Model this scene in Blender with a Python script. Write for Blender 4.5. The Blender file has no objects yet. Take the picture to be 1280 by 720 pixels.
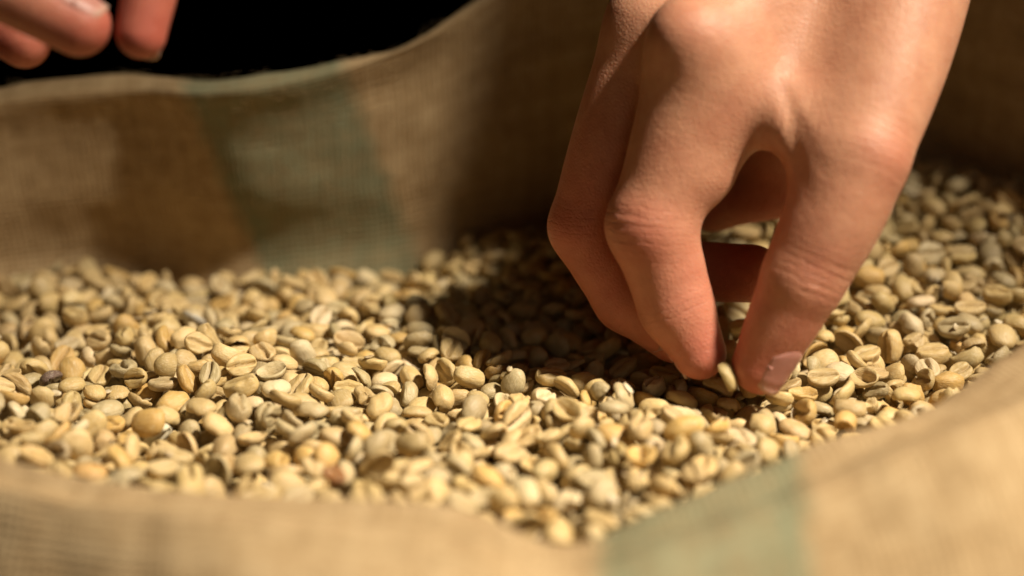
import bpy, math, random
import numpy as np
from mathutils import Vector, Matrix

random.seed(7)
rng = np.random.default_rng(11)
scene = bpy.context.scene
col = scene.collection

# ------------------------------------------------------------------ camera
CAM_H = 0.160                      # metres above the bean surface
PITCH = math.radians(17.0)
LENS = 60.0
FPX = LENS / 36.0 * 1280.0         # focal length in photo pixels
cam_data = bpy.data.cameras.new('camera')
cam_data.lens = LENS
cam_data.sensor_width = 36.0
cam_data.clip_start = 0.01
cam_data.clip_end = 50.0
cam_data.dof.use_dof = True
cam_data.dof.focus_distance = 0.466
cam_data.dof.aperture_fstop = 4.0
cam = bpy.data.objects.new('camera', cam_data)
cam.location = (0, 0, CAM_H)
cam.rotation_euler = (math.pi / 2 - PITCH, 0, 0)
col.objects.link(cam)
scene.camera = cam

# ------------------------------------------------------------------ world, lamps, exposure
world = bpy.data.worlds.new('World')
scene.world = world
world.use_nodes = True
world.node_tree.nodes['Background'].inputs[0].default_value = (0, 0, 0, 1)
world.node_tree.nodes['Background'].inputs[1].default_value = 0.0

def aim(o, target):
    o.rotation_euler = (Vector(target) - o.location).to_track_quat('-Z', 'Y').to_euler()

def lamp(name, kind, loc, target, energy, color, **kw):
    d = bpy.data.lights.new(name, kind)
    d.energy = energy
    d.color = color
    for k, v in kw.items():
        setattr(d, k, v)
    o = bpy.data.objects.new(name, d)
    o.location = loc
    aim(o, target)
    col.objects.link(o)
    return o

AZ, EL, DIST = math.radians(60), math.radians(54), 1.5
T0 = Vector((0.0, 0.45, 0.0))
KEY = T0 + DIST * Vector((math.sin(AZ) * math.cos(EL), -math.cos(AZ) * math.cos(EL), math.sin(EL)))
lamp('key_lamp', 'SPOT', KEY, (0.015, 0.355, 0.01), 208.0, (1.0, 0.89, 0.72),
     spot_size=math.radians(21), spot_blend=1.0, shadow_soft_size=0.075)
lamp('fill_lamp', 'AREA', (0.30, -0.62, 0.42), (0.02, 0.42, 0), 0.42, (1.0, 0.86, 0.70), shape='DISK', size=0.5)

scene.view_settings.view_transform = 'Standard'
scene.view_settings.look = 'None'
scene.view_settings.exposure = 0.0
scene.view_settings.gamma = 1.0
scene.render.engine = 'CYCLES'
scene.cycles.use_denoising = True
scene.cycles.max_bounces = 6
scene.cycles.diffuse_bounces = 3

# ------------------------------------------------------------------ helpers
CP, SP = math.cos(PITCH), math.sin(PITCH)

def P(px, py, d):
    """photo pixel + distance along the lens axis -> world point"""
    x = (px - 640) / FPX * d
    yc = -(py - 360) / FPX * d
    return np.array([x, yc * SP + d * CP, CAM_H + yc * CP - d * SP])

def project(p):
    """world points (n,3) -> px, py, depth"""
    q = p - np.array([0, 0, CAM_H])
    d = q[:, 1] * CP - q[:, 2] * SP
    up = q[:, 1] * SP + q[:, 2] * CP
    return 640 + q[:, 0] / d * FPX, 360 - up / d * FPX, d

def mesh_from(name, verts, faces, smooth=True):
    me = bpy.data.meshes.new(name)
    verts = np.asarray(verts, dtype=np.float32)
    faces = np.asarray(faces, dtype=np.int32)
    n, k = faces.shape
    me.vertices.add(len(verts))
    me.vertices.foreach_set('co', verts.ravel())
    me.loops.add(n * k)
    me.loops.foreach_set('vertex_index', faces.ravel())
    me.polygons.add(n)
    me.polygons.foreach_set('loop_start', np.arange(0, n * k, k, dtype=np.int32))
    me.polygons.foreach_set('loop_total', np.full(n, k, dtype=np.int32))
    me.update(calc_edges=True)
    me.validate()
    if smooth:
        me.polygons.foreach_set('use_smooth', np.ones(len(me.polygons), dtype=bool))
    return me

def link(name, me, mat=None, parent=None, label=None, cat=None, group=None, kind=None):
    o = bpy.data.objects.new(name, me)
    col.objects.link(o)
    if mat and me is not None and not me.materials:
        me.materials.append(mat)
    if parent:
        o.parent = parent
    for k, v in (('label', label), ('category', cat), ('group', group), ('kind', kind)):
        if v:
            o[k] = v
    return o

class NT:
    """small node-tree writer"""
    def __init__(s, name):
        s.mat = bpy.data.materials.new(name)
        s.mat.use_nodes = True
        s.t = s.mat.node_tree
        s.bsdf = s.t.nodes['Principled BSDF']
    def node(s, typ, ins=None, **props):
        n = s.t.nodes.new(typ)
        for k, v in props.items():
            setattr(n, k, v)
        for k, v in (ins or {}).items():
            s.put(n.inputs[k], v)
        return n
    def put(s, sock, v):
        if isinstance(v, bpy.types.NodeSocket):
            s.t.links.new(v, sock)
        else:
            sock.default_value = v
    def m(s, op, a, b=0.0, c=0.0, clamp=False):
        n = s.node('ShaderNodeMath', operation=op, use_clamp=clamp)
        for i, v in enumerate((a, b, c)):
            s.put(n.inputs[i], v)
        return n.outputs[0]
    def mix(s, f, a, b, blend='MIX'):
        n = s.node('ShaderNodeMix', data_type='RGBA', blend_type=blend)
        s.put(n.inputs[0], f); s.put(n.inputs[6], a); s.put(n.inputs[7], b)
        return n.outputs[2]
    def noise(s, vec, scale, detail=2.0, rough=0.5, dim='3D'):
        n = s.node('ShaderNodeTexNoise', noise_dimensions=dim)
        s.put(n.inputs['Vector'], vec)
        n.inputs['Scale'].default_value = scale
        n.inputs['Detail'].default_value = detail
        n.inputs['Roughness'].default_value = rough
        return n.outputs['Fac']
    def ramp(s, f, stops):
        n = s.node('ShaderNodeValToRGB')
        s.put(n.inputs[0], f)
        e = n.color_ramp.elements
        while len(e) < len(stops):
            e.new(0.5)
        for el, (p, c) in zip(e, stops):
            el.position = p
            el.color = c if len(c) == 4 else (*c, 1)
        return n.outputs[0]
    def attr(s, name, typ='GEOMETRY'):
        return s.node('ShaderNodeAttribute', attribute_name=name, attribute_type=typ)
    def bump(s, h, dist, strength=1.0, normal=None):
        n = s.node('ShaderNodeBump')
        n.inputs['Strength'].default_value = strength
        n.inputs['Distance'].default_value = dist
        s.put(n.inputs['Height'], h)
        if normal is not None:
            s.put(n.inputs['Normal'], normal)
        return n.outputs[0]

# ------------------------------------------------------------------ materials
def burlap_material():
    t = NT('burlap')
    uv = t.node('ShaderNodeUVMap', uv_map='weave').outputs[0]
    warp = t.node('ShaderNodeTexNoise', {'Vector': uv, 'Scale': 55.0, 'Detail': 2.0}).outputs['Color']
    wv = t.node('ShaderNodeVectorMath', operation='SUBTRACT')
    t.put(wv.inputs[0], warp); wv.inputs[1].default_value = (0.5, 0.5, 0.5)
    ws = t.node('ShaderNodeVectorMath', operation='SCALE')
    t.put(ws.inputs[0], wv.outputs[0]); ws.inputs['Scale'].default_value = 0.0026
    ad = t.node('ShaderNodeVectorMath', operation='ADD')
    t.put(ad.inputs[0], uv); t.put(ad.inputs[1], ws.outputs[0])
    sep = t.node('ShaderNodeSeparateXYZ'); t.put(sep.inputs[0], ad.outputs[0])
    U = t.m('MULTIPLY', sep.outputs[0], 1 / 0.0019)
    V = t.m('MULTIPLY', sep.outputs[1], 1 / 0.0021)
    fu, fv = t.m('FLOOR', U), t.m('FLOOR', V)
    pi = math.pi
    su = t.m('POWER', t.m('ABSOLUTE', t.m('SINE', t.m('MULTIPLY', U, pi))), 0.6)
    sv = t.m('POWER', t.m('ABSOLUTE', t.m('SINE', t.m('MULTIPLY', V, pi))), 0.6)
    # over / under of a plain weave
    ou = t.m('MULTIPLY_ADD', t.m('COSINE', t.m('MULTIPLY', t.m('ADD', t.m('SUBTRACT', V, 0.5), fu), pi)), 0.5, 0.5)
    ov = t.m('MULTIPLY_ADD', t.m('COSINE', t.m('MULTIPLY', t.m('ADD', t.m('ADD', U, 0.5), fv), pi)), 0.5, 0.5)
    hu = t.m('MULTIPLY', su, t.m('MULTIPLY_ADD', ou, 0.7, 0.3))
    hv = t.m('MULTIPLY', sv, t.m('MULTIPLY_ADD', ov, 0.7, 0.3))
    h = t.m('MAXIMUM', hu, hv)
    # thread to thread colour
    nu = t.node('ShaderNodeTexWhiteNoise', noise_dimensions='1D'); t.put(nu.inputs['W'], fu)
    nv = t.node('ShaderNodeTexWhiteNoise', noise_dimensions='1D'); t.put(nv.inputs['W'], fv)
    thread = t.m('ADD', t.m('MULTIPLY', nu.outputs[0], 0.5), t.m('MULTIPLY', nv.outputs[0], 0.5))
    n1 = t.noise(uv, 22.0, 4.0, 0.6)
    n2 = t.noise(uv, 900.0, 3.0, 0.7)
    n4 = t.noise(uv, 150.0, 5.0, 0.75)
    f = t.m('ADD', t.m('MULTIPLY', thread, 0.10), t.m('ADD', t.m('MULTIPLY', n1, 0.22), t.m('ADD', t.m('MULTIPLY', n4, 0.50), t.m('MULTIPLY', n2, 0.30))), clamp=True)
    base = t.ramp(f, [(0.28, (0.20, 0.128, 0.062)), (0.52, (0.385, 0.262, 0.135)), (0.78, (0.58, 0.43, 0.25))])
    # dyed stripe threads: attribute holds the stripe coordinate, 0..1 inside
    st = t.attr('stripe').outputs['Fac']
    sj = t.m('ADD', st, t.m('MULTIPLY', t.m('SUBTRACT', t.noise(uv, 160.0, 2.0), 0.5), 0.10))
    inside = t.m('MULTIPLY', t.m('SMOOTH_MIN', t.m('MULTIPLY', sj, 9.0, clamp=True), 1.0, 0.0),
                 t.m('MULTIPLY', t.m('SUBTRACT', 1.0, sj), 9.0, clamp=True))
    edge = t.m('ABSOLUTE', t.m('MULTIPLY_ADD', sj, 2.0, -1.0))
    gstr = t.m('MULTIPLY', inside, t.m('MULTIPLY_ADD', t.m('POWER', edge, 2.0), 0.22, 0.58))
    gstr = t.m('MULTIPLY', gstr, t.m('MULTIPLY_ADD', n4, 1.8, 0.1), clamp=True)
    green = t.ramp(f, [(0.25, (0.080, 0.105, 0.062)), (0.55, (0.148, 0.185, 0.112)), (0.85, (0.28, 0.30, 0.19))])
    colr = t.mix(gstr, base, green)
    gap = t.m('SUBTRACT', 1.0, t.m('MULTIPLY', h, 1.6, clamp=True))
    colr = t.mix(t.m('MULTIPLY', gap, 0.35), colr, (0.12, 0.075, 0.035, 1), 'MIX')
    t.put(t.bsdf.inputs['Base Color'], colr)
    t.bsdf.inputs['Roughness'].default_value = 0.9
    t.bsdf.inputs['Specular IOR Level'].default_value = 0.12
    hh = t.m('ADD', h, t.m('MULTIPLY', n2, 0.5))
    t.put(t.bsdf.inputs['Normal'], t.bump(hh, 0.00045, 0.8))
    return t.mat

def bean_material(name, per_object):
    t = NT(name)
    if per_object:
        oi = t.node('ShaderNodeObjectInfo')
        c, rnd = oi.outputs['Color'], oi.outputs['Random']
    else:
        c = t.attr('bean_color').outputs['Color']
        rnd = t.attr('bean_color').outputs['Alpha']
    lc = t.attr('local').outputs['Vector']     # bean-local position in units of bean length
    off = t.node('ShaderNodeCombineXYZ', {0: t.m('MULTIPLY', rnd, 37.0), 1: t.m('MULTIPLY', rnd, 91.0), 2: t.m('MULTIPLY', rnd, 13.0)}).outputs[0]
    va = t.node('ShaderNodeVectorMath', operation='ADD'); t.put(va.inputs[0], lc); t.put(va.inputs[1], off)
    vec = va.outputs[0]
    cre = t.attr('crease').outputs['Fac']
    n1 = t.noise(vec, 2.2, 3.0, 0.55)
    n2 = t.noise(vec, 9.0, 4.0, 0.65)
    st = t.node('ShaderNodeVectorMath', operation='MULTIPLY'); t.put(st.inputs[0], vec); st.inputs[1].default_value = (3.0, 16.0, 16.0)
    n3 = t.noise(st.outputs[0], 1.6, 3.0, 0.6)
    k = t.mix(t.m('MULTIPLY', t.m('SUBTRACT', n1, 0.35), 1.4, clamp=True), c, t.mix(1.0, c, (0.80, 0.70, 0.54, 1), 'MULTIPLY'))
    k = t.mix(t.m('MULTIPLY', t.m('SUBTRACT', n3, 0.5), 1.8, clamp=True), k, (0.72, 0.62, 0.42, 1))      # pale silverskin
    k = t.mix(t.m('MULTIPLY', t.m('SUBTRACT', n2, 0.60), 2.2, clamp=True), k, (0.30, 0.20, 0.09, 1))
    k = t.mix(t.m('MULTIPLY', cre, 0.6), k, (0.26, 0.165, 0.07, 1))                                       # brown skin left in the crease
    t.put(t.bsdf.inputs['Base Color'], k)
    t.put(t.bsdf.inputs['Roughness'], t.m('MULTIPLY_ADD', n2, 0.3, 0.36))
    t.bsdf.inputs['Specular IOR Level'].default_value = 0.5
    h = t.m('ADD', t.m('MULTIPLY', n3, 0.6), t.m('MULTIPLY', n2, 0.5))
    t.put(t.bsdf.inputs['Normal'], t.bump(h, 0.00040, 0.75))
    return t.mat

def skin_material():
    t = NT('skin')
    pos = t.node('ShaderNodeTexCoord').outputs['Object']
    red = t.attr('flush').outputs['Fac']
    n1 = t.noise(pos, 110.0, 5.0, 0.62)
    n2 = t.noise(pos, 420.0, 3.0, 0.6)
    n3 = t.noise(pos, 1500.0, 2.0, 0.6)
    base = t.ramp(n1, [(0.3, (0.47, 0.208, 0.120)), (0.7, (0.58, 0.295, 0.178))])
    flush = t.ramp(n1, [(0.3, (0.41, 0.090, 0.060)), (0.7, (0.52, 0.145, 0.098))])
    c = t.mix(red, base, flush)
    c = t.mix(t.m('MULTIPLY', t.m('SUBTRACT', n2, 0.5), 0.9, clamp=True), c, (0.42, 0.18, 0.11, 1))
    spot = t.attr('mark').outputs['Fac']
    c = t.mix(spot, c, (0.62, 0.34, 0.29, 1))
    t.put(t.bsdf.inputs['Base Color'], c)
    t.bsdf.inputs['Subsurface Weight'].default_value = 0.35
    t.bsdf.inputs['Subsurface Radius'].default_value = (1.0, 0.32, 0.16)
    t.bsdf.inputs['Subsurface Scale'].default_value = 0.0035
    t.put(t.bsdf.inputs['Roughness'], t.m('MULTIPLY_ADD', n2, 0.22, 0.40))
    t.bsdf.inputs['Specular IOR Level'].default_value = 0.35
    vor = t.node('ShaderNodeTexVoronoi', feature='DISTANCE_TO_EDGE'); t.put(vor.inputs['Vector'], pos)
    vor.inputs['Scale'].default_value = 900.0
    lines = t.m('MULTIPLY', vor.outputs['Distance'], 3.0, clamp=True)
    h = t.m('ADD', t.m('MULTIPLY', lines, 0.35), t.m('ADD', t.m('MULTIPLY', n2, 0.9), t.m('MULTIPLY', n3, 0.25)))
    wr = t.attr('wrinkle').outputs['Fac']; wm = t.attr('wrinkle_mask').outputs['Fac']
    wn = t.noise(pos, 160.0, 3.0, 0.6); wk = t.noise(pos, 330.0, 2.0, 0.5)
    ph = t.m('MULTIPLY_ADD', wr, 2 * math.pi * 4.5, t.m('MULTIPLY', wn, 9.0))
    fold = t.m('POWER', t.m('MULTIPLY_ADD', t.m('SINE', ph), 0.5, 0.5), 9.0)
    fold = t.m('MULTIPLY', t.m('MULTIPLY', fold, t.m('MULTIPLY', wk, 1.6, clamp=True)), wm)
    h = t.m('SUBTRACT', h, t.m('MULTIPLY', fold, 0.9))
    t.put(t.bsdf.inputs['Normal'], t.bump(h, 0.00030, 0.65))
    dark = t.mix(t.m('MULTIPLY', fold, 0.35), c, (0.30, 0.10, 0.06, 1))
    t.put(t.bsdf.inputs['Base Color'], dark)
    return t.mat

def nail_material():
    t = NT('nail')
    pos = t.node('ShaderNodeTexCoord').outputs['Object']
    tipf = t.attr('free_edge').outputs['Fac']
    c = t.mix(tipf, (0.47, 0.215, 0.17, 1), (0.56, 0.36, 0.27, 1))
    t.put(t.bsdf.inputs['Base Color'], c)
    t.bsdf.inputs['Roughness'].default_value = 0.38
    t.bsdf.inputs['Specular IOR Level'].default_value = 0.32
    t.bsdf.inputs['Subsurface Weight'].default_value = 0.2
    t.bsdf.inputs['Subsurface Radius'].default_value = (1.0, 0.4, 0.25)
    t.bsdf.inputs['Subsurface Scale'].default_value = 0.002
    t.put(t.bsdf.inputs['Normal'], t.bump(t.noise(pos, 500.0, 2.0), 0.0002, 0.4))
    return t.mat

def fibre_material():
    t = NT('jute_fibre')
    t.bsdf.inputs['Base Color'].default_value = (0.50, 0.36, 0.19, 1)
    t.bsdf.inputs['Roughness'].default_value = 0.7
    return t.mat

def dark_top_material():
    t = NT('dark_tabletop')
    pos = t.node('ShaderNodeTexCoord').outputs['Object']
    t.put(t.bsdf.inputs['Base Color'], t.ramp(t.noise(pos, 12.0, 4.0), [(0.3, (0.010, 0.009, 0.008)), (0.7, (0.018, 0.016, 0.014))]))
    t.bsdf.inputs['Roughness'].default_value = 0.8
    return t.mat

M_BURLAP, M_BEAN, M_BEANS = burlap_material(), bean_material('bean_skin', True), bean_material('bean_skin_heap', False)
M_SKIN, M_NAIL, M_FIBRE, M_TOP = skin_material(), nail_material(), fibre_material(), dark_top_material()

# ------------------------------------------------------------------ the table under the sack
TABLE_Z = -0.30
tv = [(-1.2, -0.6, TABLE_Z), (1.2, -0.6, TABLE_Z), (1.2, 1.4, TABLE_Z), (-1.2, 1.4, TABLE_Z)]
tv += [(x, y, TABLE_Z - 0.04) for x, y, _ in tv]
tf = [(0, 1, 2, 3), (7, 6, 5, 4), (0, 4, 5, 1), (1, 5, 6, 2), (2, 6, 7, 3), (3, 7, 4, 0)]
link('tabletop', mesh_from('tabletop', tv, tf, smooth=False), M_TOP, kind='structure')

# ------------------------------------------------------------------ the sack: stations round the mouth, each a profile of 9 points
def crom(pts, n, closed):
    """Catmull-Rom through pts (k, ...) -> n samples"""
    pts = np.asarray(pts, float); k = len(pts)
    t = np.linspace(0, k if closed else k - 1, n, endpoint=not closed)
    i = np.floor(t).astype(int)
    if not closed:
        i = np.minimum(i, k - 2)
    f = (t - i).reshape((-1,) + (1,) * (pts.ndim - 1))
    g = (lambda j: pts[j % k]) if closed else (lambda j: pts[np.clip(j, 0, k - 1)])
    p0, p1, p2, p3 = g(i - 1), g(i), g(i + 1), g(i + 2)
    return 0.5 * (2 * p1 + (p2 - p0) * f + (2 * p0 - 5 * p1 + 4 * p2 - p3) * f ** 2 + (3 * p1 - p0 - 3 * p2 + p3) * f ** 3)

def back(x, y, zt, lean=0.055, zb=0.0, bx=0.0):
    # inner wall from under the beans up to the turned-over rim, then down outside
    h = zt - zb
    return [(x * .80, y - 0.06, -0.055), (x, y - 0.012, -0.028), (x + bx * .2, y + 0.004, zb + 0.0), (x + bx * .5, y + lean * .35, zb + h * .40),
            (x + bx * .8, y + lean * .72, zb + h * .78), (x + bx, y + lean * 1.02, zt - .002), (x + bx * 1.1, y + lean * 1.02 + .014, zt - 0.006),
            (x + bx * 1.3, y + lean + .045, zt - .07), (x + bx, y + lean + .050, TABLE_Z + .003)]

def side(x, y, nx, ny, zt, w=0.05):
    return [(x - nx * .06, y - ny * .06, -0.055), (x - nx * .01, y - ny * .01, -0.03), (x, y, 0.0), (x + nx * w * .3, y + ny * w * .3, zt * .55),
            (x + nx * w * .65, y + ny * w * .65, zt * .92), (x + nx * w, y + ny * w, zt), (x + nx * (w + .016), y + ny * (w + .016), zt - .012),
            (x + nx * (w + .05), y + ny * (w + .05), zt - .08), (x + nx * (w + .05), y + ny * (w + .05), TABLE_Z + .003)]

def front(x, y, zl, yh, zh, ys, zs, nx=0.0):
    # lip over the beans at y, hump at yh nearer the lens, then the outside falling away
    return [(x, y + 0.07, -0.055), (x, y + 0.022, -0.030), (x, y + 0.007, zl - 0.016), (x, y, zl), (x + nx * .3, (y + yh) / 2, (zl + zh) / 2 + .001),
            (x + nx * .6, yh, zh), (x + nx, ys, zs), (x + nx * 1.2, ys - .045, zs - .085), (x + nx * 1.2, ys - .05, TABLE_Z + .003)]

stations = [
    side(-0.194, 0.450, -0.97, 0.10, 0.056, 0.014),
    back(-0.176, 0.524, 0.061, -0.008, bx=-.004),
    back(-0.126, 0.549, 0.064, -0.013, bx=-.002),
    back(-0.085, 0.540, 0.066, -0.014),
    back(-0.035, 0.553, 0.077, -0.017, zb=.004),
    back(0.014, 0.574, 0.102, -0.022, zb=.008),
    back(0.080, 0.590, 0.116, -0.030, zb=.016),
    back(0.150, 0.598, 0.118, -0.034, zb=.024, bx=-.006),
    side(0.208, 0.528, 0.90, 0.30, 0.095, -0.022),
    side(0.208, 0.440, 0.90, -0.20, 0.062, 0.03),
    front(0.136, 0.404, 0.026, 0.345, 0.036, 0.270, 0.004, .012),
    front(0.096, 0.366, 0.019, 0.325, 0.028, 0.272, 0.003, .004),
    front(0.062, 0.346, 0.016, 0.314, 0.018, 0.272, -0.002, .002),
    front(0.030, 0.332, 0.010, 0.306, 0.009, 0.270, -0.008, .001),
    front(0.010, 0.324, 0.004, 0.302, 0.003, 0.270, -0.012, 0),
    front(-0.016, 0.326, 0.012, 0.306, 0.010, 0.275, -0.010, 0),
    front(-0.055, 0.332, 0.0135, 0.312, 0.0145, 0.288, -0.010, -.002),
    front(-0.096, 0.340, 0.014, 0.325, 0.013, 0.311, -0.018, -.007),
    front(-0.128, 0.357, 0.013, 0.346, 0.012, 0.337, -0.030, -.014),
    side(-0.166, 0.396, -0.90, -0.35, 0.020, 0.040),
]
NU, NV = 520, 120
A = np.array(stations)                              # (S, 9, 3)
A = crom(A, NU, True)                               # round the mouth
A = crom(A.transpose(1, 0, 2), NV, False).transpose(1, 0, 2)   # (NU, NV, 3)
# normals, then crumple the cloth along them
def grid_normals(G):
    du = np.roll(G, -1, 0) - np.roll(G, 1, 0)
    dv = np.gradient(G, axis=1)
    n = np.cross(du, dv)
    return n / (np.linalg.norm(n, axis=2, keepdims=True) + 1e-12)

def vnoise(p, scale, seed):
    """smooth value noise on points (...,3)"""
    q = p * scale
    i = np.floor(q).astype(np.int64); f = q - i; f = f * f * (3 - 2 * f)
    def hsh(a):
        h = (a[..., 0] * 374761393 + a[..., 1] * 668265263 + a[..., 2] * 2147483647 + seed * 1274126177) & 0xffffffff
        h = ((h ^ (h >> 13)) * 1274126177) & 0xffffffff
        return ((h ^ (h >> 16)) & 0xffff) / 65535.0
    r = 0
    for dx in (0, 1):
        for dy in (0, 1):
            for dz in (0, 1):
                w = (f[..., 0] if dx else 1 - f[..., 0]) * (f[..., 1] if dy else 1 - f[..., 1]) * (f[..., 2] if dz else 1 - f[..., 2])
                r = r + w * hsh(i + np.array([dx, dy, dz]))
    return r * 2 - 1

N = grid_normals(A)
stretch = A * np.array([1.0, 1.0, 0.35])
A = A + N * (np.where(A[..., 1] > .46, .0075, .0035) * vnoise(stretch, 22.0, 3) + 0.0009 * vnoise(A + .013, 47.0, 5) + 0.0004 * vnoise(A, 130.0, 8))[..., None]
N = grid_normals(A)
ul = np.linalg.norm(np.roll(A, -1, 0) - A, axis=2)[:, NV // 2]
uc = np.concatenate([[0], np.cumsum(ul)])
vl = np.linalg.norm(np.diff(A, axis=1), axis=2).mean(0)
vc = np.concatenate([[0], np.cumsum(vl)])
idx = np.arange(NU * NV).reshape(NU, NV)
ii = np.arange(NU); jj = np.arange(NV - 1)
I, J = np.meshgrid(ii, jj, indexing='ij')
I2 = (I + 1) % NU
faces = np.stack([idx[I, J], idx[I2, J], idx[I2, J + 1], idx[I, J + 1]], -1).reshape(-1, 4)
sack_me = mesh_from('burlap_sack', A.reshape(-1, 3), faces)
uvl = sack_me.uv_layers.new(name='weave')
Uc = np.stack([uc[I], uc[I + 1], uc[I + 1], uc[I]], -1).reshape(-1)
Vc = np.stack([vc[J], vc[J], vc[J + 1], vc[J + 1]], -1).reshape(-1)
uvl.data.foreach_set('uv', np.stack([Uc, Vc], -1).astype(np.float32).ravel())
# stripe coordinate: a dyed band that runs over the back wall and the front lip
V3 = A.reshape(-1, 3)
sx = np.where(V3[:, 1] > 0.45,
              (V3[:, 0] - (-0.087 - 0.30 * V3[:, 2])) / 0.058,
              (V3[:, 0] - (0.014 + 0.10 * (V3[:, 1] - 0.30))) / 0.046)
at = sack_me.attributes.new('stripe', 'FLOAT', 'POINT')
at.data.foreach_set('value', sx.astype(np.float32))
sack = link('burlap_sack', sack_me, M_BURLAP,
            label='open burlap sack with a faded green stripe, filled with coffee beans', cat='sack')
# cloth floor a little below the surface of the beans, closing the mouth
floor_ring = A[:, 0]
cen = floor_ring.mean(0)
fv = np.concatenate([floor_ring, [cen]])
ff = np.array([(i, (i + 1) % NU, NU) for i in range(NU)])
fme = mesh_from('lining', fv, ff)
fme.uv_layers.new(name='weave').data.foreach_set('uv', fv[ff.ravel()][:, :2].astype(np.float32).ravel())
link('lining', fme, M_BURLAP, parent=sack)

# stray jute fibres standing off the cloth
def fibres(n, sel):
    vs, fs = [], []
    k = 0
    for (i, j) in sel:
        p = A[i, j]; nn = N[i, j]
        if nn @ (np.array([0, 0, CAM_H]) - p) < 0:
            nn = -nn
        t = rng.normal(size=3); t -= nn * (t @ nn); t /= np.linalg.norm(t)
        L = rng.uniform(0.002, 0.0055); bend = rng.uniform(-1, 1); up = rng.uniform(0.15, 0.7)
        r = rng.uniform(0.00003, 0.00006)
        s = np.cross(nn, t)
        for q in range(5):
            f = q / 4
            c = p + t * L * f + nn * (L * up * math.sin(f * 2.6) * .6 + .0002) + s * (L * bend * f * f * .5)
            for a in range(3):
                ang = a * 2.0944
                vs.append(c + r * (1 - .6 * f) * (math.cos(ang) * s + math.sin(ang) * nn))
        for q in range(4):
            for a in range(3):
                b = (a + 1) % 3
                fs.append((k + q * 3 + a, k + q * 3 + b, k + q * 3 + 3 + b, k + q * 3 + 3 + a))
        k += 15
    return mesh_from('fibres', vs, fs)
px, py, dd = project(V3)
ok = (px > -40) & (px < 1320) & (py > -40) & (py < 760) & (V3[:, 2] > -0.012)
cand = np.nonzero(ok)[0]
pick = rng.choice(cand, 2600)
link('loose_fibre', fibres(2600, [(c // NV, c % NV) for c in pick]), M_FIBRE, parent=sack, kind='stuff')

# ------------------------------------------------------------------ hands: distance fields of bones and flesh, meshed
MM = 0.001
def cap(p, a, b, ra, rb, bulge=0.0):
    ab = b - a
    t = np.clip(((p - a) @ ab) / (ab @ ab), 0, 1)
    q = p - (a + t[:, None] * ab)
    return np.sqrt((q * q).sum(1)) - (ra + (rb - ra) * t + bulge * 4 * t * (1 - t))

def tri(p, a, b, c, r):
    ba, cb, ac = b - a, c - b, a - c
    pa, pb, pc = p - a, p - b, p - c
    nor = np.cross(ba, ac)
    def seg(e, q):
        t = np.clip((q @ e) / (e @ e), 0, 1)
        w = e * t[:, None] - q
        return (w * w).sum(1)
    s = np.sign(pa @ np.cross(ba, nor)) + np.sign(pb @ np.cross(cb, nor)) + np.sign(pc @ np.cross(ac, nor))
    d_edge = np.minimum(np.minimum(seg(ba, pa), seg(cb, pb)), seg(ac, pc))
    d_in = (pa @ nor) ** 2 / (nor @ nor)
    return np.sqrt(np.where(s < 2.0, d_edge, d_in)) - r

def smin(a, b, k):
    h = np.maximum(k - np.abs(a - b), 0) / k
    return np.minimum(a, b) - h * h * k * 0.25

class Hand:
    def __init__(s):
        s.fingers = []      # lists of (point, radius) ; first item is the knuckle
        s.palm = []         # capsules or triangles
        s.bumps = []
        s.creases = []
        s.dents = []        # nail beds
    def sdf(s, p):
        d = None
        for prim in s.palm:
            v = tri(p, *prim[1:]) if prim[0] == 't' else cap(p, *prim[1:])
            d = v if d is None else smin(d, v, 0.011)
        for c, r, k in s.bumps:
            v = np.sqrt(((p - c) ** 2).sum(1)) - r
            d = smin(d, v, k)
        fall = None
        for chain in s.fingers:
            fd = None
            for (a, ra, bl), (b, rb) in zip(chain[:-1], [q[:2] for q in chain[1:]]):
                v = cap(p, a, b, ra, rb, bl)
                fd = v if fd is None else smin(fd, v, 0.003)
            fall = fd if fall is None else smin(fall, fd, 0.0012)
        d = smin(d, fall, 0.009)
        for c, n, w, dep, rad in s.creases:
            q = p - c
            t = q @ n
            r2 = (q * q).sum(1)
            d = d + dep * np.exp(-(t / w) ** 2) * np.exp(-r2 / rad ** 2)
        for c, rad, dep in s.dents:
            q = p - c
            d = d + dep * np.exp(-((q * q).sum(1) / rad ** 2) ** 2)
        return d
    def mesh(s, name, h=0.001):
        allp = np.array([a for ch in s.fingers for a in [q[0] for q in ch]] + [q for pr in s.palm for q in pr[1:3]])
        lo, hi = allp.min(0) - 0.045, allp.max(0) + 0.045
        K = 5
        H = h * K
        nc = np.ceil((hi - lo) / H).astype(int)
        cg = np.stack(np.meshgrid(*[np.arange(n) for n in nc], indexing='ij'), -1).reshape(-1, 3)
        cd = s.sdf(lo + (cg + 0.5) * H - 0.5 * h)
        near = np.abs(cd) < H * 1.45
        D = np.repeat(np.repeat(np.repeat(cd.reshape(nc).astype(np.float32), K, 0), K, 1), K, 2)
        sub = np.stack(np.meshgrid(*[np.arange(K)] * 3, indexing='ij'), -1).reshape(-1, 3)
        cells = cg[near]
        for b in range(0, len(cells), 3000):
            g = (cells[b:b + 3000, None, :] * K + sub[None]).reshape(-1, 3)
            D[g[:, 0], g[:, 1], g[:, 2]] = s.sdf(lo + g * h)
        v, f = surface_nets(D)
        v = lo + v * h
        for _ in range(2):          # pull the vertices onto the true surface
            e = 0.0003
            g = np.stack([s.sdf(v + np.eye(3)[k] * e) - s.sdf(v - np.eye(3)[k] * e) for k in range(3)], 1) / (2 * e)
            g /= np.linalg.norm(g, axis=1, keepdims=True) + 1e-9
            v = v - g * np.clip(s.sdf(v), -h, h)[:, None]
        return v, f

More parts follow.
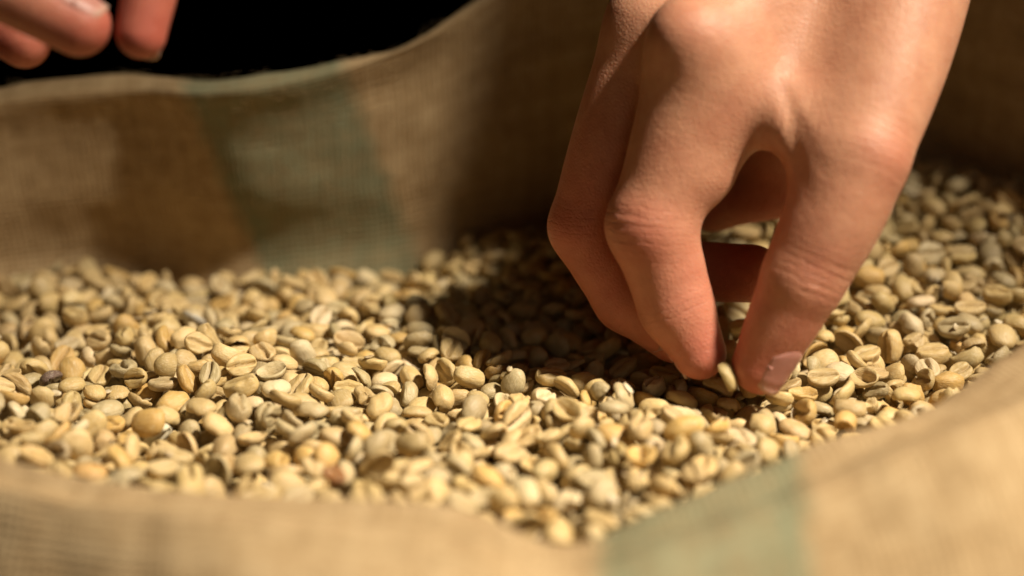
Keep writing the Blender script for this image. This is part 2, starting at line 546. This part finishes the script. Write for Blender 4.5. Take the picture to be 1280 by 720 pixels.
def surface_nets(D):
    S = D < 0
    nx, ny, nz = D.shape
    c = np.zeros((nx - 1, ny - 1, nz - 1), np.uint8)
    for dx in (0, 1):
        for dy in (0, 1):
            for dz in (0, 1):
                c += S[dx:nx - 1 + dx, dy:ny - 1 + dy, dz:nz - 1 + dz]
    act = np.argwhere((c > 0) & (c < 8))
    vid = np.full(c.shape, -1, np.int64)
    vid[act[:, 0], act[:, 1], act[:, 2]] = np.arange(len(act))
    acc = np.zeros((len(act), 3)); cnt = np.zeros(len(act))
    corners = [(0, 0, 0), (1, 0, 0), (0, 1, 0), (1, 1, 0), (0, 0, 1), (1, 0, 1), (0, 1, 1), (1, 1, 1)]
    edges = [(a, b) for a in range(8) for b in range(a + 1, 8) if sum(abs(x - y) for x, y in zip(corners[a], corners[b])) == 1]
    vals = [D[act[:, 0] + x, act[:, 1] + y, act[:, 2] + z] for x, y, z in corners]
    for a, b in edges:
        va, vb = vals[a], vals[b]
        m = (va < 0) != (vb < 0)
        t = np.where(m, va / (va - vb + 1e-12), 0)
        pa, pb = np.array(corners[a]), np.array(corners[b])
        acc += np.where(m[:, None], pa + t[:, None] * (pb - pa), 0)
        cnt += m
    verts = act + acc / cnt[:, None]
    quads = []
    for ax in range(3):
        sl0 = [slice(None)] * 3; sl1 = [slice(None)] * 3
        sl0[ax] = slice(0, -1); sl1[ax] = slice(1, None)
        diff = S[tuple(sl0)] != S[tuple(sl1)]
        e = np.argwhere(diff)
        o1, o2 = [k for k in range(3) if k != ax]
        e = e[(e[:, o1] > 0) & (e[:, o2] > 0) & (e[:, o1] < D.shape[o1] - 1) & (e[:, o2] < D.shape[o2] - 1)]
        u = np.zeros(3, int); u[o1] = 1
        w = np.zeros(3, int); w[o2] = 1
        q = np.stack([vid[tuple((e - u - w).T)], vid[tuple((e - w).T)], vid[tuple(e.T)], vid[tuple((e - u).T)]], 1)
        inside = S[tuple(e.T)]
        flip = inside if ax != 1 else ~inside
        q[~flip] = q[~flip][:, ::-1]
        quads.append(q)
    q = np.concatenate(quads)
    return verts, q[(q >= 0).all(1)]

def build_hand(H, label, tips, knuckles, marks, nails, joints=(), h=0.001):
    for base, tip, normal, halfang, back_len, over in nails:
        ax = (tip - base) / np.linalg.norm(tip - base)
        n = normal - ax * (normal @ ax); n /= np.linalg.norm(n)
        q = tip + ax * (over - back_len) * .5
        rr_ = 0.0
        for _ in range(40):
            rr_ -= H.sdf((q + n * rr_)[None])[0] * .9
        H.dents.append((q + n * rr_, .0080, .0004))
    v, f = H.mesh('hand', h)
    H.dents = []
    me = mesh_from('hand', v, f)
    flush = np.zeros(len(v))
    for c, r, s in tips + knuckles:
        flush = np.maximum(flush, s * np.exp(-((v - c) ** 2).sum(1) / r ** 2))
    a = me.attributes.new('flush', 'FLOAT', 'POINT'); a.data.foreach_set('value', flush.astype(np.float32))
    mk = np.zeros(len(v))
    for c, r, s in marks:
        mk = np.maximum(mk, s * np.exp(-((v - c) ** 2).sum(1) / r ** 2))
    a = me.attributes.new('mark', 'FLOAT', 'POINT'); a.data.foreach_set('value', mk.astype(np.float32))
    wc = np.zeros(len(v)); wmk = np.zeros(len(v))
    for c, ax, along, rad, st in joints:       # skin folds run across the finger at each joint
        q = v - c; t_ = q @ ax
        m = st * np.exp(-(t_ / along) ** 2) * np.exp(-((q - t_[:, None] * ax) ** 2).sum(1) / rad ** 2)
        wc = np.where(m > wmk, t_ / .01, wc); wmk = np.maximum(wmk, m)
    a = me.attributes.new('wrinkle', 'FLOAT', 'POINT'); a.data.foreach_set('value', wc.astype(np.float32))
    a = me.attributes.new('wrinkle_mask', 'FLOAT', 'POINT'); a.data.foreach_set('value', np.clip(wmk, 0, 1).astype(np.float32))
    o = link('hand', me, M_SKIN, label=label, cat='hand')
    for base, tip, normal, halfang, back_len, over in nails:
        ax = tip - base; ax /= np.linalg.norm(ax)
        n = normal - ax * (normal @ ax); n /= np.linalg.norm(n)
        s = np.cross(ax, n)
        nu, nv_ = 17, 15
        out, edge, sink = [], [], []
        for iu in range(nu):
            fu = iu / (nu - 1)
            for iv in range(nv_):
                fv = iv / (nv_ - 1) * 2 - 1
                # rounded root and free edge
                ang = fv * halfang * (1 - 0.25 * max(0, .25 - fu) / .25)
                along = -back_len + (back_len + over) * fu - (0.0016 * fv * fv if fu > .5 else -0.0030 * fv * fv * (1 - fu * 2) ** 2)
                d = n * math.cos(ang) + s * math.sin(ang)
                out.append((along, d)); sink.append(.00034 * abs(fv) ** 6 + .0005 * max(0, 1 - fu * 5) ** 2); edge.append(max(0, (fu - .86) / .14))
        base_p = np.array([tip + ax * min(al, 0.003) for al, d in out])
        dirs = np.array([d for _, d in out])
        r = np.full(len(out), 0.0)
        for _ in range(40):
            r += np.clip(-H.sdf(base_p + dirs * r[:, None]), -0.001, 0.001) * 0.9
        over_al = np.array([max(0, al - 0.003) for al, _ in out])
        top = base_p + dirs * (r + 0.00004 - np.array(sink))[:, None] + ax * over_al[:, None]
        low = top - dirs * 0.0008
        nn = len(out)
        vv = np.concatenate([top, low])
        fs = []
        g = lambda a, b: a * nv_ + b
        for iu in range(nu - 1):
            for iv in range(nv_ - 1):
                fs.append((g(iu, iv), g(iu, iv + 1), g(iu + 1, iv + 1), g(iu + 1, iv)))
                fs.append((nn + g(iu, iv), nn + g(iu + 1, iv), nn + g(iu + 1, iv + 1), nn + g(iu, iv + 1)))
        ring = [g(0, b) for b in range(nv_)] + [g(a, nv_ - 1) for a in range(1, nu)] + [g(nu - 1, b) for b in range(nv_ - 2, -1, -1)] + [g(a, 0) for a in range(nu - 2, 0, -1)]
        for a, b in zip(ring, ring[1:] + ring[:1]):
            fs.append((b, a, nn + a, nn + b))
        nm = mesh_from('fingernail', vv, fs)
        a = nm.attributes.new('free_edge', 'FLOAT', 'POINT'); a.data.foreach_set('value', np.array(edge + edge, np.float32))
        link('fingernail', nm, M_NAIL, parent=o)
    return o

# --- the picking hand
Hd = Hand()
t0, t1, t2, t3 = P(1134, -40, .452), P(1078, 196, .432), P(1005, 346, .437), P(952, 456, .445)
Hd.fingers.append([(t0, .0178, .0015), (t1, .0116, .0016), (t2, .0104, .0003), (t3, .0078)])
i0, i1, i2, i3 = P(880, 62, .441), P(816, 283, .447), P(845, 383, .451), P(874, 441, .451)
Hd.fingers.append([(i0, .0125, .0007), (i1, .0106, .0006), (i2, .0095, .0003), (i3, .0072)])
m0, m1, m2, m3 = P(814, 32, .459), P(734, 283, .468), P(786, 372, .469), P(844, 420, .464)
Hd.fingers.append([(m0, .0114, .0010), (m1, .0103, .0004), (m2, .0094, .0), (m3, .0076)])
r0, r1, r2, r3 = P(796, 92, .478), P(752, 280, .492), P(840, 338, .491), P(940, 342, .480)
Hd.fingers.append([(r0, .0100, .0006), (r1, .0095, .0), (r2, .0088, .0), (r3, .0082)])
p0, p1, p2, p3 = P(842, 100, .500), P(812, 225, .514), P(892, 251, .512), P(985, 238, .500)
Hd.fingers.append([(p0, .0100, .0), (p1, .0088, .0), (p2, .0086, .0), (p3, .0078)])
w_i, w_m, w_r, w_p = P(1050, -130, .462), P(1068, -125, .474), P(1088, -118, .487), P(1104, -105, .500)
Hd.palm += [('c', w_i, i0, .0140, .0120), ('c', w_m, m0, .0135, .0100), ('c', w_r, r0, .0130, .0086), ('c', w_p, p0, .0125, .0085)]
Hd.palm += [('t', P(895, 82, .447), P(1064, 150, .440), P(1092, -70, .456), .0098)]
Hd.palm += [('c', P(1060, 40, .468), P(980, 70, .488), .016, .014), ('c', P(975, 60, .492), P(975, 165, .498), .018, .016),
            ('c', P(988, 160, .437), P(1040, 205, .435), .0066, .0085), ('c', P(905, 118, .445), P(872, 205, .4475), .0112, .0104),
            ('c', P(1075, -20, .490), P(1052, 130, .488), .0180, .0150)]          # thenar and palm mass
Hd.palm += [('c', P(1085, -135, .480), np.array([.122, .502, .262]), .0240, .0320)]   # wrist and forearm
Hd.palm += [('c', np.array([.122, .502, .262]), np.array([.178, .540, .440]), .0320, .0420)]
Hd.bumps += [(P(856, 46, .434), .0085, .006), (P(808, 279, .446), .0078, .006)]
u = lambda a, b: (b - a) / np.linalg.norm(b - a)
for off, dep in ((-.0035, .00022), (-.0008, .00032), (.0018, .00028), (.0042, .00018)):
    Hd.creases.append((t2 + u(t1, t3) * off + P(1030, 350, .425) - t2, u(t1, t3) + 0.06 * rng.normal(size=3), .0006, dep, .008))
for off, dep in ((-.003, .00022), (0, .0003), (.003, .0002)):
    Hd.creases.append((P(783, 283, .438) + u(i0, i2) * off, u(i0, i2), .0007, dep, .006))
Hd.creases.append((P(992, 176, .432), u(P(940, 130, .44), P(1005, 118, .44)), .0018, .0009, .011))
Hd.creases.append((P(1004, 168, .430), u(P(940, 130, .44), P(1005, 108, .44)), .0016, .0004, .010))
tips = [(t3, .016, .85), (i3, .016, .85), (m3, .018, .8), (r3, .018, .9), (p3, .02, .9), (P(960, 420, .44), .012, .5)]
knk = [(P(850, 380, .448), .022, .55), (P(835, 330, .444), .018, .4), (P(760, 340, .462), .03, .7), (P(985, 395, .438), .016, .5), (P(990, 300, .43), .012, .3), (P(797, 300, .440), .013, .65), (P(706, 290, .46), .016, .8), (P(858, 40, .432), .008, .35), (P(1120, 195, .42), .009, .3),
       (m1, .03, .75), (m2, .02, .8), (i2, .014, .5), (r1, .03, .8), (p1, .03, .8), (P(1015, 335, .425), .010, .35), (P(915, 140, .435), .007, .3)]
marks = [(P(944, 64, .428), .0011, .75), (P(913, 76, .43), .0010, .3), (P(1115, 156, .42), .0009, .3)]
tn = P(1010, 448, .4338) - P(953, 457, .445)
ndorsal = P(740, 420, .475) - i2
nails = [(t2, t3, tn, .72, .0096, .0050), (i2, i3, ndorsal, .95, .006, .0052)]
joints = [(P(1020, 340, .427), u(t1, t3), .0065, .013, 1.0), (P(785, 284, .440), u(i0, i2), .0075, .012, 1.0), (P(830, 392, .443), u(i1, i3), .004, .012, .7),
          (P(708, 283, .463), u(m0, m2), .008, .013, .4), (P(770, 380, .463), u(m1, m3), .004, .012, .3), (P(1110, 190, .425), u(t0, t2), .009, .014, .55),
          (P(985, 170, .432), u(P(930, 130, .44), P(1010, 150, .44)), .010, .012, .5), (P(850, 45, .430), u(P(940, -80, .44), i1), .010, .012, .2),
          (P(905, 300, .447), u(i0, i2), .004, .01, .6)]
hand = build_hand(Hd, 'hand pinching a single bean between thumb and index finger', tips, knk, marks, nails, joints)

# --- the second hand, its fingertips coming in over the far rim
H2 = Hand()
d2 = .408
a0, a1, a2, a3 = P(-330, -260, d2 + .01), P(-190, -110, d2 - .004), P(-20, -30, d2 - .006), P(98, 30, d2)
H2.fingers.append([(a0, .0160, 0), (a1, .0118, 0), (a2, .0106, 0), (a3, .0096)])
b0, b1, b2, b3 = P(60, -400, d2 - .002), P(205, -190, d2), P(196, -60, d2 + .002), P(177, 42, d2 + .002)
H2.fingers.append([(b0, .0125, 0), (b1, .0100, 0), (b2, .0088, 0), (b3, .0076)])
c0, c1, c2, c3 = P(20, -420, d2 + .018), P(-150, -190, d2 + .032), P(-70, -10, d2 + .028), P(30, 52, d2 + .020)
H2.fingers.append([(c0, .0122, 0), (c1, .0100, 0), (c2, .0090, 0), (c3, .0082)])
e0, e1, e2, e3 = P(-40, -420, d2 + .036), P(-200, -200, d2 + .052), P(-160, -70, d2 + .050), P(-90, -40, d2 + .040)
H2.fingers.append([(e0, .0112, 0), (e1, .0094, 0), (e2, .0084, 0), (e3, .0076)])
g0, g1, g2, g3 = P(-110, -400, d2 + .054), P(-250, -240, d2 + .066), P(-230, -140, d2 + .062), P(-170, -110, d2 + .052)
H2.fingers.append([(g0, .0100, 0), (g1, .0084, 0), (g2, .0074, 0), (g3, .0068)])
W2 = [P(-330, -560, d2 + .012), P(-345, -560, d2 + .024), P(-360, -550, d2 + .036), P(-375, -540, d2 + .048)]
for w, k, r in zip(W2, (b0, c0, e0, g0), (.012, .0118, .0108, .010)):
    H2.palm.append(('c', w, k, .0145, r))
H2.palm += [('t', P(20, -340, d2 + .006), P(-170, -150, d2 + .002), P(-330, -480, d2 + .014), .010),
            ('c', P(-340, -570, d2 + .03), P(-620, -900, d2 + .10), .024, .033), ('c', P(-620, -900, d2 + .10), P(-900, -1250, d2 + .17), .033, .041)]
H2.fingers = [[(q[0], q[1] * .81, *q[2:]) for q in ch] for ch in H2.fingers]
tips2 = [(a3, .019, .8), (b3, .030, 1.0), (c3, .02, .9)]
nails2 = [(a2, a3, P(60, -120, d2 - .012) - a3, .85, .010, .0045), (b2, b3, P(300, 20, d2 + .05) - b3, .95, .006, .0055)]
build_hand(H2, 'hand with only its fingertips showing above the far rim of the sack', tips2, [(b2, .02, .6)], [], nails2)

# ------------------------------------------------------------------ coffee beans
NLON, NLAT = 26, 15
def bean_mesh(seed):
    r = np.random.default_rng(seed)
    a = r.uniform(.0036, .0047); b = a * r.uniform(.73, .88); c = a * r.uniform(.54, .70); fl = a * r.uniform(.13, .20)
    kind = 'plain'
    if seed % 8 == 5: kind = 'peaberry'; b = a * .64; c = a * .56; fl = a * .50
    if seed % 8 == 7: kind = 'shell'; fl = a * .05
    # poles on the long axis; the ring angle 0 points down (flat side), resolution packed there
    lat = np.linspace(0, np.pi, NLAT + 2)[1:-1]
    s = np.arange(NLON) / NLON * 2 * np.pi
    lon = s - 0.55 * np.sin(s) * (1 if kind != 'peaberry' else .6)   # denser near 0
    LA, LO = np.meshgrid(lat, lon, indexing='ij')
    x = np.cos(LA); rr = np.sin(LA) ** 0.86
    y = rr * np.sin(LO); z = -rr * np.cos(LO)
    X = a * x * (1 + 0.04 * y)
    Y = b * y * (1 + r.uniform(-.10, .10) * x)
    up = z > 0
    Z = np.where(up, c * np.abs(z) ** .92 * (1 + r.uniform(-.12, .12) * x), -fl * np.minimum(1, np.abs(z) * 2.2) ** .8)
    cx = x; yc = (r.uniform(.06, .16) * np.sin(cx * 2.2 + r.uniform(-.5, .5))) * b / b
    dist = (y - yc)
    low = (~up) & (np.abs(z) > .15)
    w = r.uniform(.09, .15)
    endm = np.clip((1 - np.abs(x)) * 5, 0, 1)
    g = np.exp(-(dist / w) ** 2) * endm * low
    Z = Z + g * a * r.uniform(.20, .34)
    lips = np.exp(-((np.abs(dist) - .36) / .22) ** 2) * low * endm
    Z = Z - lips * a * .05
    if kind == 'shell':
        Z = Z + np.clip(1 - (dist / .75) ** 2 - x * x * .9, 0, 1) * low * c * .62
    if seed % 12 == 10:                       # broken across
        X = np.minimum(X, a * (.10 + .12 * np.sin(LO * 2 + seed)))
    nz = 0.075 * a
    pts = np.stack([X, Y, Z], -1)
    pts = pts + nz * (vnoise(pts / a, 1.6, seed)[..., None] * np.array([.6, 1, 1]) + .5 * vnoise(pts / a, 4.0, seed + 9)[..., None] * np.array([0, .6, 1]))
    # slight bend of the whole bean
    pts[..., 2] += r.uniform(-.05, .06) * (pts[..., 0] ** 2) / a
    v = np.concatenate([pts.reshape(-1, 3), [[a * 1.0, 0, 0], [-a * 1.0, 0, 0]]])
    v[-2] = pts[0].mean(0) + [a * .02, 0, 0]; v[-1] = pts[-1].mean(0) - [a * .02, 0, 0]
    cre = np.concatenate([g.ravel(), [0, 0]])
    v[:, 2] -= (c - fl) * .4
    f = []
    for i in range(NLAT - 1):
        for j in range(NLON):
            k = (j + 1) % NLON
            f.append((i * NLON + j, i * NLON + k, (i + 1) * NLON + k, (i + 1) * NLON + j))
    n0 = NLAT * NLON
    for j in range(NLON):
        k = (j + 1) % NLON
        f.append((n0, k, j, j))
        f.append((n0 + 1, (NLAT - 1) * NLON + j, (NLAT - 1) * NLON + k, (NLAT - 1) * NLON + k))
    tris = []
    for q in f:
        if q[2] == q[3]:
            tris.append(q[:3])
        else:
            tris.append((q[0], q[1], q[2])); tris.append((q[0], q[2], q[3]))
    return v, np.array(tris), cre

NVAR = 24
VAR = [bean_mesh(i) for i in range(NVAR)]

def rotq():
    q = rng.normal(size=4); q /= np.linalg.norm(q)
    w, x, y, z = q
    return np.array([[1 - 2 * (y * y + z * z), 2 * (x * y - z * w), 2 * (x * z + y * w)],
                     [2 * (x * y + z * w), 1 - 2 * (x * x + z * z), 2 * (y * z - x * w)],
                     [2 * (x * z - y * w), 2 * (y * z + x * w), 1 - 2 * (x * x + y * y)]])
def rx(t): c, s = math.cos(t), math.sin(t); return np.array([[1, 0, 0], [0, c, -s], [0, s, c]])
def ry(t): c, s = math.cos(t), math.sin(t); return np.array([[c, 0, s], [0, 1, 0], [-s, 0, c]])
def rz(t): c, s = math.cos(t), math.sin(t); return np.array([[c, -s, 0], [s, c, 0], [0, 0, 1]])
def bean_rot():
    u_ = rng.random()
    if u_ < .24:
        return rz(rng.uniform(0, 6.283)) @ rx(rng.normal(0, .38)) @ ry(rng.normal(0, .30))             # dome up
    if u_ < .48:
        return rz(rng.uniform(0, 6.283)) @ rx(math.pi + rng.normal(0, .38)) @ ry(rng.normal(0, .30))   # crease up
    return rotq()

def smooth(x): x = np.clip(x, 0, 1); return x * x * (3 - 2 * x)
def heap(x, y):
    z = 0.025 * smooth((x + .05) / .19) * smooth((y - .43) / .14)
    z = z + 0.0022 * np.sin(x * 37 + 1) * np.cos(y * 43 + 2) + .0018 * np.sin(x * 80 + y * 60)
    return z - 0.006 * smooth((.36 - y) / .05) - .003 * smooth((-.07 - x) / .06) * smooth((y - .45) / .08)

CELL = .0007
X0, Y0, X1, Y1 = -.205, .300, .245, .625
gx = int((X1 - X0) / CELL); gy = int((Y1 - Y0) / CELL)
xs = X0 + np.arange(gx) * CELL; ys = Y0 + np.arange(gy) * CELL
GX, GY = np.meshgrid(xs, ys, indexing='ij')
# the mouth of the sack: where the cloth passes through the bean surface
lev = np.argmin(np.abs(A[:, :NV // 2, 2] - np.minimum(0.004, heap(A[:, :NV // 2, 0], A[:, :NV // 2, 1]) - .001)), axis=1)
ring = A[np.arange(NU), lev][:, :2]
ins = np.zeros(GX.shape, bool)
for k in range(NU):
    (xa, ya), (xb, yb) = ring[k], ring[(k + 1) % NU]
    lo_y, hi_y = min(ya, yb), max(ya, yb)
    if hi_y == lo_y: continue
    rows = np.nonzero((ys >= lo_y) & (ys < hi_y))[0]
    for rr_ in rows:
        xi = xa + (ys[rr_] - ya) / (yb - ya) * (xb - xa)
        ins[:, rr_] ^= xs < xi
HM = np.where(ins, heap(GX, GY) - .0145, 0.5)
TGT = heap(GX, GY)
cellsin = np.argwhere(ins)
placed = []      # (variant, R, centre)
Vp = [v for v, _, _ in VAR]
fails = 0
for n in range(12000):
    k = int(rng.integers(NVAR))
    R = bean_rot(); sc = rng.uniform(.88, 1.10)
    pts = (Vp[k] * sc) @ R.T
    C = 40
    c = cellsin[rng.integers(len(cellsin), size=C)]
    ox = np.round(pts[:, 0] / CELL).astype(int); oy = np.round(pts[:, 1] / CELL).astype(int)
    IX = np.clip(c[:, :1] + ox, 0, gx - 1); IY = np.clip(c[:, 1:] + oy, 0, gy - 1)
    h = (HM[IX, IY] - pts[:, 2]).max(1)
    rel = h - TGT[c[:, 0], c[:, 1]]
    b = int(np.argmin(rel))
    if rel[b] > .0008:
        fails += 1
        if fails > 260: break
        continue
    cen_ = np.array([xs[c[b, 0]], ys[c[b, 1]], h[b]])
    if Hd.sdf(cen_[None])[0] < .0034:
        # leave the space of the fingers free
        continue
    placed.append((k, R * sc, cen_))
    np.maximum.at(HM, (IX[b], IY[b]), pts[:, 2] + h[b])

# bean colours (bean_color = base, alpha = per-bean seed)
PAL = np.array([(.59, .425, .182), (.54, .39, .177), (.63, .465, .218), (.485, .38, .205), (.61, .395, .130), (.67, .54, .32), (.44, .34, .175)])
PW = np.array([.25, .2, .17, .14, .10, .08, .06])
cls = rng.choice(len(PAL), len(placed), p=PW / PW.sum())
colr = PAL[cls] * rng.uniform(.86, 1.12, (len(placed), 1)) * (1 + rng.normal(0, .012, (len(placed), 3)))

# which beans show largest: splat into a z-buffer seen from the lens
SW, SH = 640, 360
zb = np.full((SH, SW), 9.0); ob = np.full((SH, SW), -1, np.int64)
def splat(p, ident):
    x, y, d = project(p)
    xi, yi = (x / 2).astype(int), (y / 2).astype(int)
    m = (xi >= 0) & (xi < SW) & (yi >= 0) & (yi < SH) & (d > .05)
    xi, yi, d = xi[m], yi[m], d[m]
    idn = ident[m] if isinstance(ident, np.ndarray) else np.full(len(d), ident)
    o = np.argsort(-d)
    xi, yi, d, idn = xi[o], yi[o], d[o], idn[o]
    better = d < zb[yi, xi]
    zb[yi[better], xi[better]] = d[better]; ob[yi[better], xi[better]] = idn[better]
bp = [(Vp[k] @ R.T + c) for k, R, c in placed]
for i, p in enumerate(bp):
    mids = (p[VAR[0][1][:, 0]] + p[VAR[0][1][:, 1]] + p[VAR[0][1][:, 2]]) / 3
    splat(np.concatenate([p, mids]), i)
splat(np.array([v.co for v in hand.data.vertices]), -2)
fine = A[:, :, :]
for du in np.linspace(0, 1, 6)[:-1]:
    S1 = fine * (1 - du) + np.roll(fine, -1, 0) * du
    for dv in np.linspace(0, 1, 5)[:-1]:
        S2 = S1[:, :-1] * (1 - dv) + S1[:, 1:] * dv
        splat(S2.reshape(-1, 3), -3)
seen = np.bincount(ob[ob >= 0], minlength=len(placed))
order = np.argsort(-seen)
top_vis = np.array([(p[:, 2] > HM[np.clip(np.round((p[:, 0] - X0) / CELL).astype(int), 0, gx - 1),
                                  np.clip(np.round((p[:, 1] - Y0) / CELL).astype(int), 0, gy - 1)] - .0005).mean() for p in bp])
keep = (seen > 0) | (top_vis > .02)

# a few beans that look different from the rest
special = {}
def nearest_seen(qx, qy):
    x, y, d = project(np.array([c for _, _, c in placed]))
    s = np.hypot(x - qx, y - qy) - np.minimum(seen, 60) * .5 + (seen < 12) * 500
    for i in np.argsort(s):
        if i not in special: return int(i)
for qx, qy, cc, lb in [
        (57, 467, (.15, .095, .075), 'dark purplish brown bean, the darkest one in the heap'),
        (422, 600, (.30, .125, .040), 'rusty orange brown bean lying close to the front lip of the sack'),
        (598, 440, (.60, .36, .095), 'warm yellow bean at the edge of the shadow of the hand'),
        (248, 402, (.52, .49, .42), 'silvery grey bean lying among the pale beans'),
        (182, 552, (.74, .68, .50), 'almost white bean lying near the left end of the front lip'),
        (120, 606, (.58, .345, .12), 'golden orange bean resting against the front lip of the sack')]:
    i = nearest_seen(qx, qy); special[i] = lb; colr[i] = cc

bean_me = []
for k, (v, f, cr) in enumerate(VAR):
    me = mesh_from('coffee_bean', v, f)
    a_ = me.attributes.new('local', 'FLOAT_VECTOR', 'POINT'); a_.data.foreach_set('vector', (v / .01).astype(np.float32).ravel())
    a_ = me.attributes.new('crease', 'FLOAT', 'POINT'); a_.data.foreach_set('value', cr.astype(np.float32))
    me.materials.append(M_BEAN)
    bean_me.append(me)

chosen = list(dict.fromkeys(list(special) + [int(i) for i in order[:296]]))[:299]
TONE = ['tan', 'dull tan', 'pale straw', 'greyish', 'yellowish', 'cream', 'dull olive']
tipc = P(912, 475, .446)
for i in chosen:
    k, R, c = placed[i]
    M4 = np.eye(4); M4[:3, :3] = R; M4[:3, 3] = c
    o = bpy.data.objects.new('coffee_bean', bean_me[k])
    o.matrix_world = Matrix(M4.tolist())
    o.color = (*[float(q) for q in np.clip(colr[i], 0, 1)], 1)
    upz = R[2, 2] / np.linalg.norm(R[:, 2])
    lie = 'dome side up' if upz > .5 else ('crease side up' if upz < -.5 else 'tipped on its edge')
    dr = np.hypot(ring[:, 0] - c[0], ring[:, 1] - c[1])
    kr = int(np.argmin(dr))
    if np.linalg.norm(c - tipc) < .032: where = 'close to the pinching fingertips'
    elif dr[kr] < .022 and ring[kr, 1] < .43: where = 'beside the front lip of the sack'
    elif dr[kr] < .030 and ring[kr, 1] > .48: where = 'below the far wall of the sack'
    elif c[1] < .385: where = 'one row back from the front lip'
    elif c[0] > .06: where = 'on the side of the thumb'
    else: where = 'in the open heap'
    o['label'] = special.get(i, f'{TONE[cls[i]]} coffee bean lying {lie} {where}')
    o['category'] = 'coffee bean'
    o['group'] = 'coffee beans in the sack' if i not in special else 'odd coloured beans in the sack'
    col.objects.link(o)

# the bean between the fingertips
hb = bpy.data.objects.new('coffee_bean', bean_me[3])
ax_ = P(918, 490, .4445) - P(904, 458, .446); ax_ /= np.linalg.norm(ax_)
zz = P(950, 462, .444) - P(880, 446, .450); zz -= ax_ * (zz @ ax_); zz /= np.linalg.norm(zz)
yy = np.cross(zz, ax_)
M4 = np.eye(4); M4[:3, 0] = ax_ * 1.1; M4[:3, 1] = yy * 1.1; M4[:3, 2] = zz * 1.05; M4[:3, 3] = P(911.5, 470, .4435)
hb.matrix_world = Matrix(M4.tolist()); hb.color = (.52, .40, .17, 1)
hb['label'] = 'single bean held upright between the thumb and index fingertips'
hb['category'] = 'coffee bean'
col.objects.link(hb)

# all other beans of the heap
rest = [i for i in range(len(placed)) if keep[i] and i not in set(chosen)]
vs, fs, cs, ls, crs = [], [], [], [], []
base_i = 0
for i in rest:
    k, R, c = placed[i]
    v, f, cr = VAR[k]
    vs.append(bp[i]); fs.append(f + base_i); base_i += len(v)
    cs.append(np.tile(np.append(np.clip(colr[i], 0, 1), rng.random()), (len(v), 1)))
    ls.append(v / .01); crs.append(cr)
hm = mesh_from('coffee_bean_heap', np.concatenate(vs), np.concatenate(fs))
a_ = hm.attributes.new('bean_color', 'FLOAT_COLOR', 'POINT'); a_.data.foreach_set('color', np.concatenate(cs).astype(np.float32).ravel())
a_ = hm.attributes.new('local', 'FLOAT_VECTOR', 'POINT'); a_.data.foreach_set('vector', np.concatenate(ls).astype(np.float32).ravel())
a_ = hm.attributes.new('crease', 'FLOAT', 'POINT'); a_.data.foreach_set('value', np.concatenate(crs).astype(np.float32))
link('coffee_bean_heap', hm, M_BEANS, label='heap of pale unroasted coffee beans filling the sack', cat='coffee beans', kind='stuff')

# flakes of silverskin and small chips lying on the beans
fv_, ff_ = [], []
for n in range(170):
    c = cellsin[rng.integers(len(cellsin))]
    p = np.array([xs[c[0]], ys[c[1]], HM[c[0], c[1]] + .0003])
    if Hd.sdf(p[None])[0] < .003: continue
    R = rz(rng.uniform(0, 6.283)) @ rx(rng.normal(0, .5)) @ ry(rng.normal(0, .5))
    la, lb = rng.uniform(.0008, .0022), rng.uniform(.0005, .0011); cv = rng.uniform(.15, .5)
    k0 = len(fv_)
    for side_ in (1, -1):
        for i_ in range(4):
            for j_ in range(3):
                x_, y_ = (i_ / 1.5 - 1), (j_ - 1)
                w_ = 1 - .45 * x_ * x_ + rng.normal(0, .08)
                fv_.append(p + R @ np.array([x_ * la, y_ * lb * w_, cv * lb * (y_ * y_ + .4 * x_ * x_) + side_ * .00012]))
    g = lambda a_, b_, s_: k0 + s_ * 12 + a_ * 3 + b_
    for i_ in range(3):
        for j_ in range(2):
            ff_.append((g(i_, j_, 0), g(i_ + 1, j_, 0), g(i_ + 1, j_ + 1, 0), g(i_, j_ + 1, 0)))
            ff_.append((g(i_, j_, 1), g(i_, j_ + 1, 1), g(i_ + 1, j_ + 1, 1), g(i_ + 1, j_, 1)))
    rim_ = [(0, 0), (1, 0), (2, 0), (3, 0), (3, 1), (3, 2), (2, 2), (1, 2), (0, 2), (0, 1)]
    for (a1_, b1_), (a2_, b2_) in zip(rim_, rim_[1:] + rim_[:1]):
        ff_.append((g(a2_, b2_, 0), g(a1_, b1_, 0), g(a1_, b1_, 1), g(a2_, b2_, 1)))
tf_ = NT('silverskin')
tf_.put(tf_.bsdf.inputs['Base Color'], tf_.ramp(tf_.noise(tf_.node('ShaderNodeTexCoord').outputs['Object'], 300.0, 3.0),
        [(.35, (.42, .29, .13)), (.65, (.68, .58, .40))]))
tf_.bsdf.inputs['Roughness'].default_value = .55
link('skin_flakes', mesh_from('skin_flakes', fv_, ff_), tf_.mat, label='small pale flakes of bean skin scattered over the heap', cat='flakes', kind='stuff')
